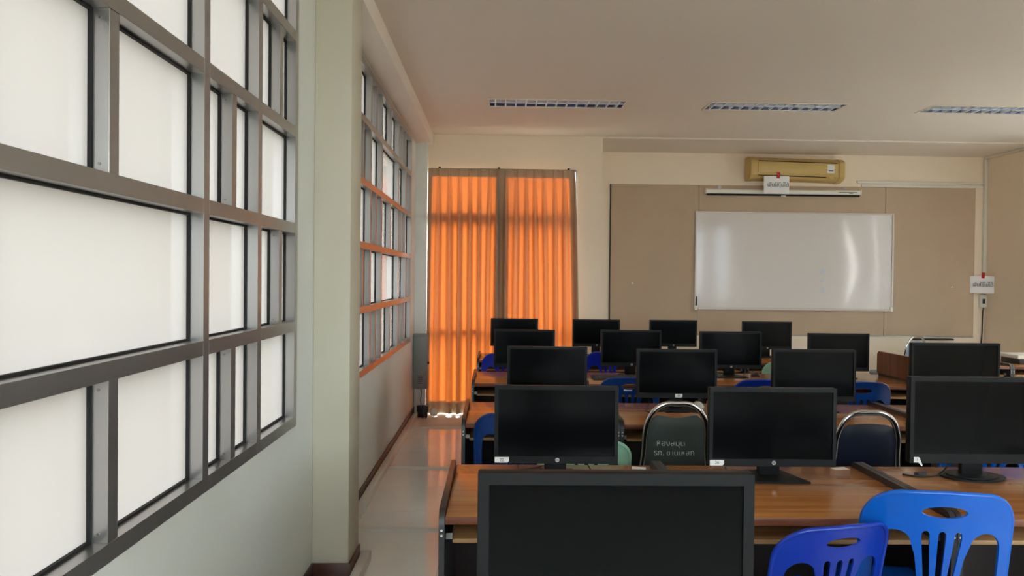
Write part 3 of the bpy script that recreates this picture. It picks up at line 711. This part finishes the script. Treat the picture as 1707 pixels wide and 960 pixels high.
def make_back(H):
    out, holes = back_shape(); out = dens(out); holes = [dens(h, .02) for h in holes]
    V = []; E = []
    for P in [out] + holes:
        s = len(V); V += P; E += [(s + i, s + (i + 1) % len(P)) for i in range(len(P))]
    gx = -.21
    while gx < .21:
        gy = .41
        while gy < .80:
            if pip((gx, gy), out) and not any(pip((gx, gy), h) for h in holes) and min(math.dist((gx, gy), q) for q in V[:len(V)]) > .009: V.append((gx, gy))
            gy += .022
        gx += .022
    r = delaunay_2d_cdt([Vector(p) for p in V], E, [], 0, 1e-6)
    bm = bmesh.new(); vs = [bm.verts.new(bend(p.x, p.y, H)) for p in r[0]]
    for f in r[2]:
        c = sum((r[0][i] for i in f), Vector((0, 0))) / len(f)
        if pip(c, out) and not any(pip(c, h) for h in holes):
            try: bm.faces.new([vs[i] for i in f])
            except ValueError: pass
    bmesh.ops.delete(bm, geom=[v for v in bm.verts if not v.link_faces], context='VERTS')
    bmesh.ops.recalc_face_normals(bm, faces=bm.faces)
    for f in bm.faces[:1]:
        if f.normal.y > 0: bmesh.ops.reverse_faces(bm, faces=bm.faces)
    g = bmesh.ops.solidify(bm, geom=bm.faces[:], thickness=.007)
    # rounded rim along sides and top
    o2 = dens(back_shape()[0], .025, False); o2.append(back_shape()[0][-1])
    tube(bm, [bend(p[0], p[1], H) for p in o2], .0085, 8)
    return mesh(bm, None, 50, 'backrest')
def make_seat():
    bm = bmesh.new(); n = 14; rows = []
    for j in range(n + 1):
        v = j / n; r = []
        for i in range(n + 1):
            u = i / n * 2 - 1
            wd = .205 + .02 * v; e = max(0, abs(v - .5) * 2 - .75) / .25
            x = u * wd * (1 - .10 * e * e); y = -.03 + v * .41
            z = .43 - .012 * (1 - u * u) * math.sin(v * PI) - .035 * max(0, (v - .85) / .15) ** 2 - .02 * max(0, abs(u) - .85) / .15
            r.append(bm.verts.new((x, y, z)))
        rows.append(r)
    for A, B in zip(rows, rows[1:]):
        for i in range(n): bm.faces.new((A[i], A[i + 1], B[i + 1], B[i]))
    bmesh.ops.recalc_face_normals(bm, faces=bm.faces)
    bmesh.ops.solidify(bm, geom=bm.faces[:], thickness=.012)
    return mesh(bm, None, 50, 'seat')
def make_leg(sx, front):
    bm = bmesh.new()
    if front: tube(bm, [(sx * .19, .34, .425), (sx * .205, .36, .30), (sx * .222, .385, 0)], [.026, .023, .017], 8, flat=(1, .8))
    else: tube(bm, [(sx * .196, -.015, .47), (sx * .205, -.035, .40), (sx * .212, -.06, .25), (sx * .225, -.10, 0)], [.020, .024, .022, .017], 8, flat=(1, .8))
    return mesh(bm, None, 50, 'leg')
SEAT = make_seat(); LEGS = [make_leg(s, f) for s in (-1, 1) for f in (0, 1)]
BACKS = {}
def colored(me, mname):
    k = ('col', me.name, mname)
    if k not in CACHE:
        c = me.copy(); c.materials.clear(); c.materials.append(MATS[mname]); CACHE[k] = c
    return CACHE[k]
def plastic_chair(x, y, rz, mname, label, H=1.0, wS=1.0, sticker=None):
    c = thing('plastic_chair', label, 'chair', (x, y, 0), rz, 'moulded plastic chairs at the computer desks')
    if H not in BACKS: BACKS[H] = make_back(H); BACKS[H].name = 'backrest_%d' % int(H * 100)
    o = put('backrest', colored(BACKS[H], mname), c)
    s = put('seat', colored(SEAT, mname), c)
    ls = [put('leg', colored(l, mname), c) for l in LEGS]
    if wS != 1: c.scale = (wS, wS, 1)
    if H > 1:
        for q in [s] + ls: q.scale = (1, 1, H)
    if sticker:
        bm = bmesh.new(); box(bm, -sticker[2], sticker[2], -.0012, 0, -sticker[3], sticker[3])
        p = bend(sticker[0], sticker[1], H); put('paper_label', mesh(bm, 'label_white'), c, (p.x, p.y - .008, p.z), (-.25, 0, 0), label='small white paper label')
    return c
plastic_chair(1.062, 2.50, .26, 'plastic_blue_dark', 'dark blue plastic chair in the foreground, turned beside the brighter blue one', H=.985, wS=.98)
plastic_chair(1.452, 2.54, -.17, 'plastic_blue', 'bright blue plastic chair in the foreground at the lower right', H=1.108, wS=1.05)
plastic_chair(.102, 4.36, 0, 'plastic_blue_mid', 'blue plastic chair at the third-row desk beside the aisle', H=1.005)
plastic_chair(.437, 3.84, .05, 'plastic_mint', 'mint green plastic chair mostly hidden behind monitor 22', H=.955, wS=1.05)
plastic_chair(2.45, 3.86, 0, 'plastic_blue', 'blue plastic chair behind the monitor with the round foot', H=.98)
plastic_chair(.985, 5.70, -.06, 'plastic_blue_mid', 'blue plastic chair with a paper label behind the monitor with sticker 20', H=1.04, sticker=(-.015, .712, .03, .006))
plastic_chair(1.964, 5.70, 0, 'plastic_blue_dark', 'navy plastic chair at the fourth row behind the monitor with sticker 26', H=1.03)
plastic_chair(2.60, 5.50, -.08, 'plastic_blue_mid', 'blue plastic chair with oval handle hole above the navy padded chair', H=1.05)
plastic_chair(.085, 7.35, 0, 'plastic_blue_royal', 'royal blue plastic chair in the farthest row near the curtain', H=1.05)
plastic_chair(1.046, 7.35, .12, 'plastic_blue_royal', 'royal blue plastic chair with white label in the farthest row', H=1.08, sticker=(-.01, .71, .013, .012))
plastic_chair(2.765, 7.35, 0, 'plastic_mint', 'mint green plastic chair in the farthest row', H=.98)
plastic_chair(4.25, 6.98, 0, 'plastic_blue_royal', 'blue plastic chair at the desk beyond the right aisle', H=1.0)

# ------------------------------------------------------------------ padded metal chairs
def metal_chair(x, y, rz, vinyl, label, top, wtop, wbot, gap, text=None, wavy=False, tablet=False, group='padded chairs with chrome frames'):
    c = thing('padded_chair', label, 'chair', (x, y, 0), rz, group)
    rec = .16
    Y = lambda z: -.02 - rec * (z - .45)
    ht, hb = wtop / 2, wbot / 2
    P = [(-hb, Y(.45), .45), (-hb + (hb - ht) * .55, Y(.62), .45 + (top - .45) * .42), (-ht - .012, 0, top - .13), (-ht + .02, 0, top - .045), (-ht + .075, 0, top - .004), (0, 0, top)]
    P = [(p[0], Y(p[2]), p[2]) for p in P]
    P = P + [(-p[0], p[1], p[2]) for p in P[:-1][::-1]]
    pts = spline(P, 7)
    bm = bmesh.new(); tube(bm, pts, .0125, 10, flat=(.8, 1.15)); put('back_frame', mesh(bm, 'chrome', 60), c)
    if wavy:   # inner strip handle below the arch
        bm = bmesh.new(); tube(bm, [(-ht * .42, Y(top - .036) - .002, top - .036), (ht * .42, Y(top - .036) - .002, top - .036)], .009, 8); put('handle', mesh(bm, 'rubber_black', 60), c)
    # pad
    ztp = top - gap
    def halfw(z):
        best = [abs(p.x) for p in pts if abs(p.z - z) < .02]
        return (min(best) if best else ht) - .012
    rows = []; N = 18; M = 12; bm = bmesh.new()
    for side in (-1, 1):
        rr = []
        for j in range(N + 1):
            v = j / N; z0 = .47 + (ztp - .47) * v; r = []
            hwz = halfw(min(z0, top - .1)); cr = max(0, (v - .88) / .12); hwz -= .03 * cr ** 3
            for i in range(M + 1):
                u = i / M * 2 - 1
                z = z0 - (.014 * (1 + math.cos(u * PI)) / 2 * v ** 10 if wavy else .008 * u * u * v ** 6)
                bul = .020 * (1 - u ** 4) * (1 - (2 * v - 1) ** 6) + .003
                r.append(bm.verts.new((u * hwz, Y(z) + side * bul + .002, z)))
            rr.append(r)
        for A, B in zip(rr, rr[1:]):
            for i in range(M): bm.faces.new((A[i], A[i + 1], B[i + 1], B[i]))
        rows.append(rr)
    A, B = rows
    loop = lambda R: [R[0][i] for i in range(M + 1)] + [R[j][M] for j in range(1, N + 1)] + [R[N][i] for i in range(M - 1, -1, -1)] + [R[j][0] for j in range(N - 1, 0, -1)]
    la, lb = loop(A), loop(B)
    for k in range(len(la)): bm.faces.new((la[k], la[(k + 1) % len(la)], lb[(k + 1) % len(la)], lb[k]))
    pad = put('backrest', mesh(bm, vinyl, 60), c)
    if text:
        for s, dx, dz, sz in text:
            z = dz; put('lettering', text_mesh(s, sz, 'ink_grey', .0004), pad, (dx, Y(z) - .0225, z), (PI / 2 - .16, 0, 0))
    put('seat', mesh(bbox_bev(-.20, .20, .0, .40, .42, .475, .022, 3), vinyl, 60), c)
    bm = bmesh.new(); tube(bm, [(-.195, .0, .41), (.195, .0, .41), (.195, .39, .41), (-.195, .39, .41), (-.195, .0, .41)], .010, 8); put('seat_frame', mesh(bm, 'chrome', 60), c)
    for s in (-1, 1):
        bm = bmesh.new(); tube(bm, [(s * hb, Y(.45), .45), (s * .20, -.03, .30), (s * .205, -.10, 0)], .0115, 8); put('leg', mesh(bm, 'chrome', 60), c)
        bm = bmesh.new(); tube(bm, [(s * .195, .37, .41), (s * .205, .42, 0)], .0115, 8); put('leg', mesh(bm, 'chrome', 60), c)
    if tablet:
        put('writing_tablet', mesh(bbox_bev(-.17, .0, .03, .30, .655, .672, .005), 'dark_board', 40), c, label='dark writing tablet')
        bm = bmesh.new(); tube(bm, spline([(-.20, .10, .42), (-.21, .10, .5), (-.15, .14, .656)], 5), .010, 8); put('arm_post', mesh(bm, 'chrome', 60), c)
    return c
metal_chair(.914, 3.93, 0, 'vinyl_grey', 'grey-green padded chair with chrome frame and handwriting on its back', .925, .285, .37, .058,
            text=[('ห้องสมุด', -.03, .725, .042), ('รก. ขาดเหล็ก', -.01, .675, .040)], wavy=True)
metal_chair(1.895, 3.93, -.03, 'vinyl_navy', 'navy blue padded chair with shiny chrome frame right of monitor 26', .887, .285, .37, .058)
metal_chair(4.90, 9.0, .45, 'vinyl_pale', 'pale padded lecture chair with dark writing tablet below the whiteboard', .905, .30, .40, .05, tablet=True)

# ------------------------------------------------------------------ things on the desks
def keyboard(x, y, rz, label):
    k = thing('keyboard', label, 'keyboard', (x, y, DH), rz)
    bm = bmesh.new(); prism(bm, [(-.07, 0), (.07, 0), (.07, .024), (-.07, .012)], -.22, .22, 'x')
    bmesh.ops.bevel(bm, geom=bm.edges[:], offset=.003, segments=2, affect='EDGES'); put('body', mesh(bm, 'keyboard_dark', 40), k)
    bm = bmesh.new()
    for r in range(6):
        n = 20
        for q in range(n):
            x0 = -.208 + q * .0208; yy = -.056 + r * .0195; z = .012 + (yy + .07) / .14 * .012
            if r == 0 and 4 < q < 11: continue
            box(bm, x0 + .001, x0 + .0185, yy, yy + .017, z - .002, z + .006)
    o = put('keys', mesh(bm, 'key_dark'), k); o['kind'] = 'stuff'
    return k
keyboard(1.0, 6.22, .03, 'dark grey keyboard on the fourth-row desk left of the monitor foot')
def mouse(x, y, rz, label, m='white_plastic'):
    c = thing('mouse', label, 'mouse', (x, y, DH), rz)
    bm = bmesh.new(); bmesh.ops.create_uvsphere(bm, u_segments=16, v_segments=10, radius=1)
    for v in bm.verts: v.co = Vector((v.co.x * .030, v.co.y * .052, max(0, v.co.z) * .034))
    put('shell', mesh(bm, m, 180), c)
    bm = bmesh.new(); tube(bm, [(-.004, .032, .028), (.004, .032, .028)], .006, 8); put('wheel', mesh(bm, 'ink_black'), c)
    return c
mouse(1.30, 4.90, .3, 'small white mouse under the monitor with sticker 20')
mouse(2.22, 6.52, .3, 'dark mouse on the fourth-row desk behind the third monitor', 'keyboard_dark')
def cable(pts, label, r=.003):
    bm = bmesh.new(); tube(bm, spline(pts, 8), r, 6); tag(put('cable', mesh(bm, 'ink_black', 60)), label, 'cable')
z = DH + .0035
cable([(.11, 3.20, .83), (.10, 3.20, .80), (.10, 3.22, z + .01), (.13, 3.25, z), (.20, 3.30, z)], 'thin black cable looping under the left of monitor 22')
cable([(.37, 3.20, .83), (.38, 3.20, .79), (.41, 3.22, z), (.45, 3.18, z), (.50, 3.15, z)], 'thin black cable running out right of monitor 22')
cable([(.97, 3.22, .82), (.97, 3.22, .78), (.98, 3.20, z), (1.0, 3.1, z)], 'thin black cable under the left of monitor 26')
cable([(1.72, 3.20, z), (1.78, 3.16, z), (1.86, 3.18, z), (1.90, 3.19, z + .03), (1.93, 3.20, .82)], 'black cable trailing on the desk left of the round foot', .004)
cable([(.98, 4.90, .84), (.98, 4.90, z), (.95, 4.80, z), (.93, 4.70, z), (.96, 4.62, z)], 'thin black cable on the third-row desk above the grey chair')
cable([(1.82, 6.5, .85), (1.82, 6.5, z), (1.80, 6.45, z)], 'thin black cable beside the third monitor of the fourth row')
cable([(2.10, 6.5, .86), (2.13, 6.5, .80), (2.10, 6.47, z)], 'black cable loop right of the third monitor neck in the fourth row')
tag(put('usb_adapter', mesh(bbox_bev(-.03, .03, -.011, .011, 0, .016, .004), 'keyboard_dark', 40), None, (1.795, 3.195, DH + .0), (0, 0, .5)), 'small dark adapter lying below the peeling 1 sticker', 'adapter')
tag(put('paper_slip', mesh(bbox_bev(-.035, .035, -.02, .02, 0, .0012, .0004, 1), 'label_white'), None, (1.50, 3.30, DH + .0003), (0, 0, .2)), 'white paper slip at the back edge left of the desk joint', 'paper')
tag(put('paper_slip', mesh(bbox_bev(-.03, .03, -.02, .02, 0, .0012, .0004, 1), 'label_white'), None, (.62, 3.29, DH + .0003), (0, 0, -.2)), 'white paper slip on the desk in front of the grey chair', 'paper')
tag(put('cardboard_box', mesh(bbox_bev(-.05, .05, -.04, .04, 0, .03, .003), 'tray_wood', 40), None, (1.42, 4.92, DH)), 'small tan box on the third-row desk beside the white mouse', 'box')
# white printer at the right wall
pr = thing('scanner', 'flat white scanner on the desk at the right wall', 'scanner', (5.42, 7.72, DH))
put('body', mesh(bbox_bev(-.17, .30, -.13, .16, 0, .055, .006), 'keyboard_dark', 40), pr)
put('lid', mesh(bbox_bev(-.21, .32, -.16, .18, .0555, .095, .010, 3), 'white_plastic', 40), pr)
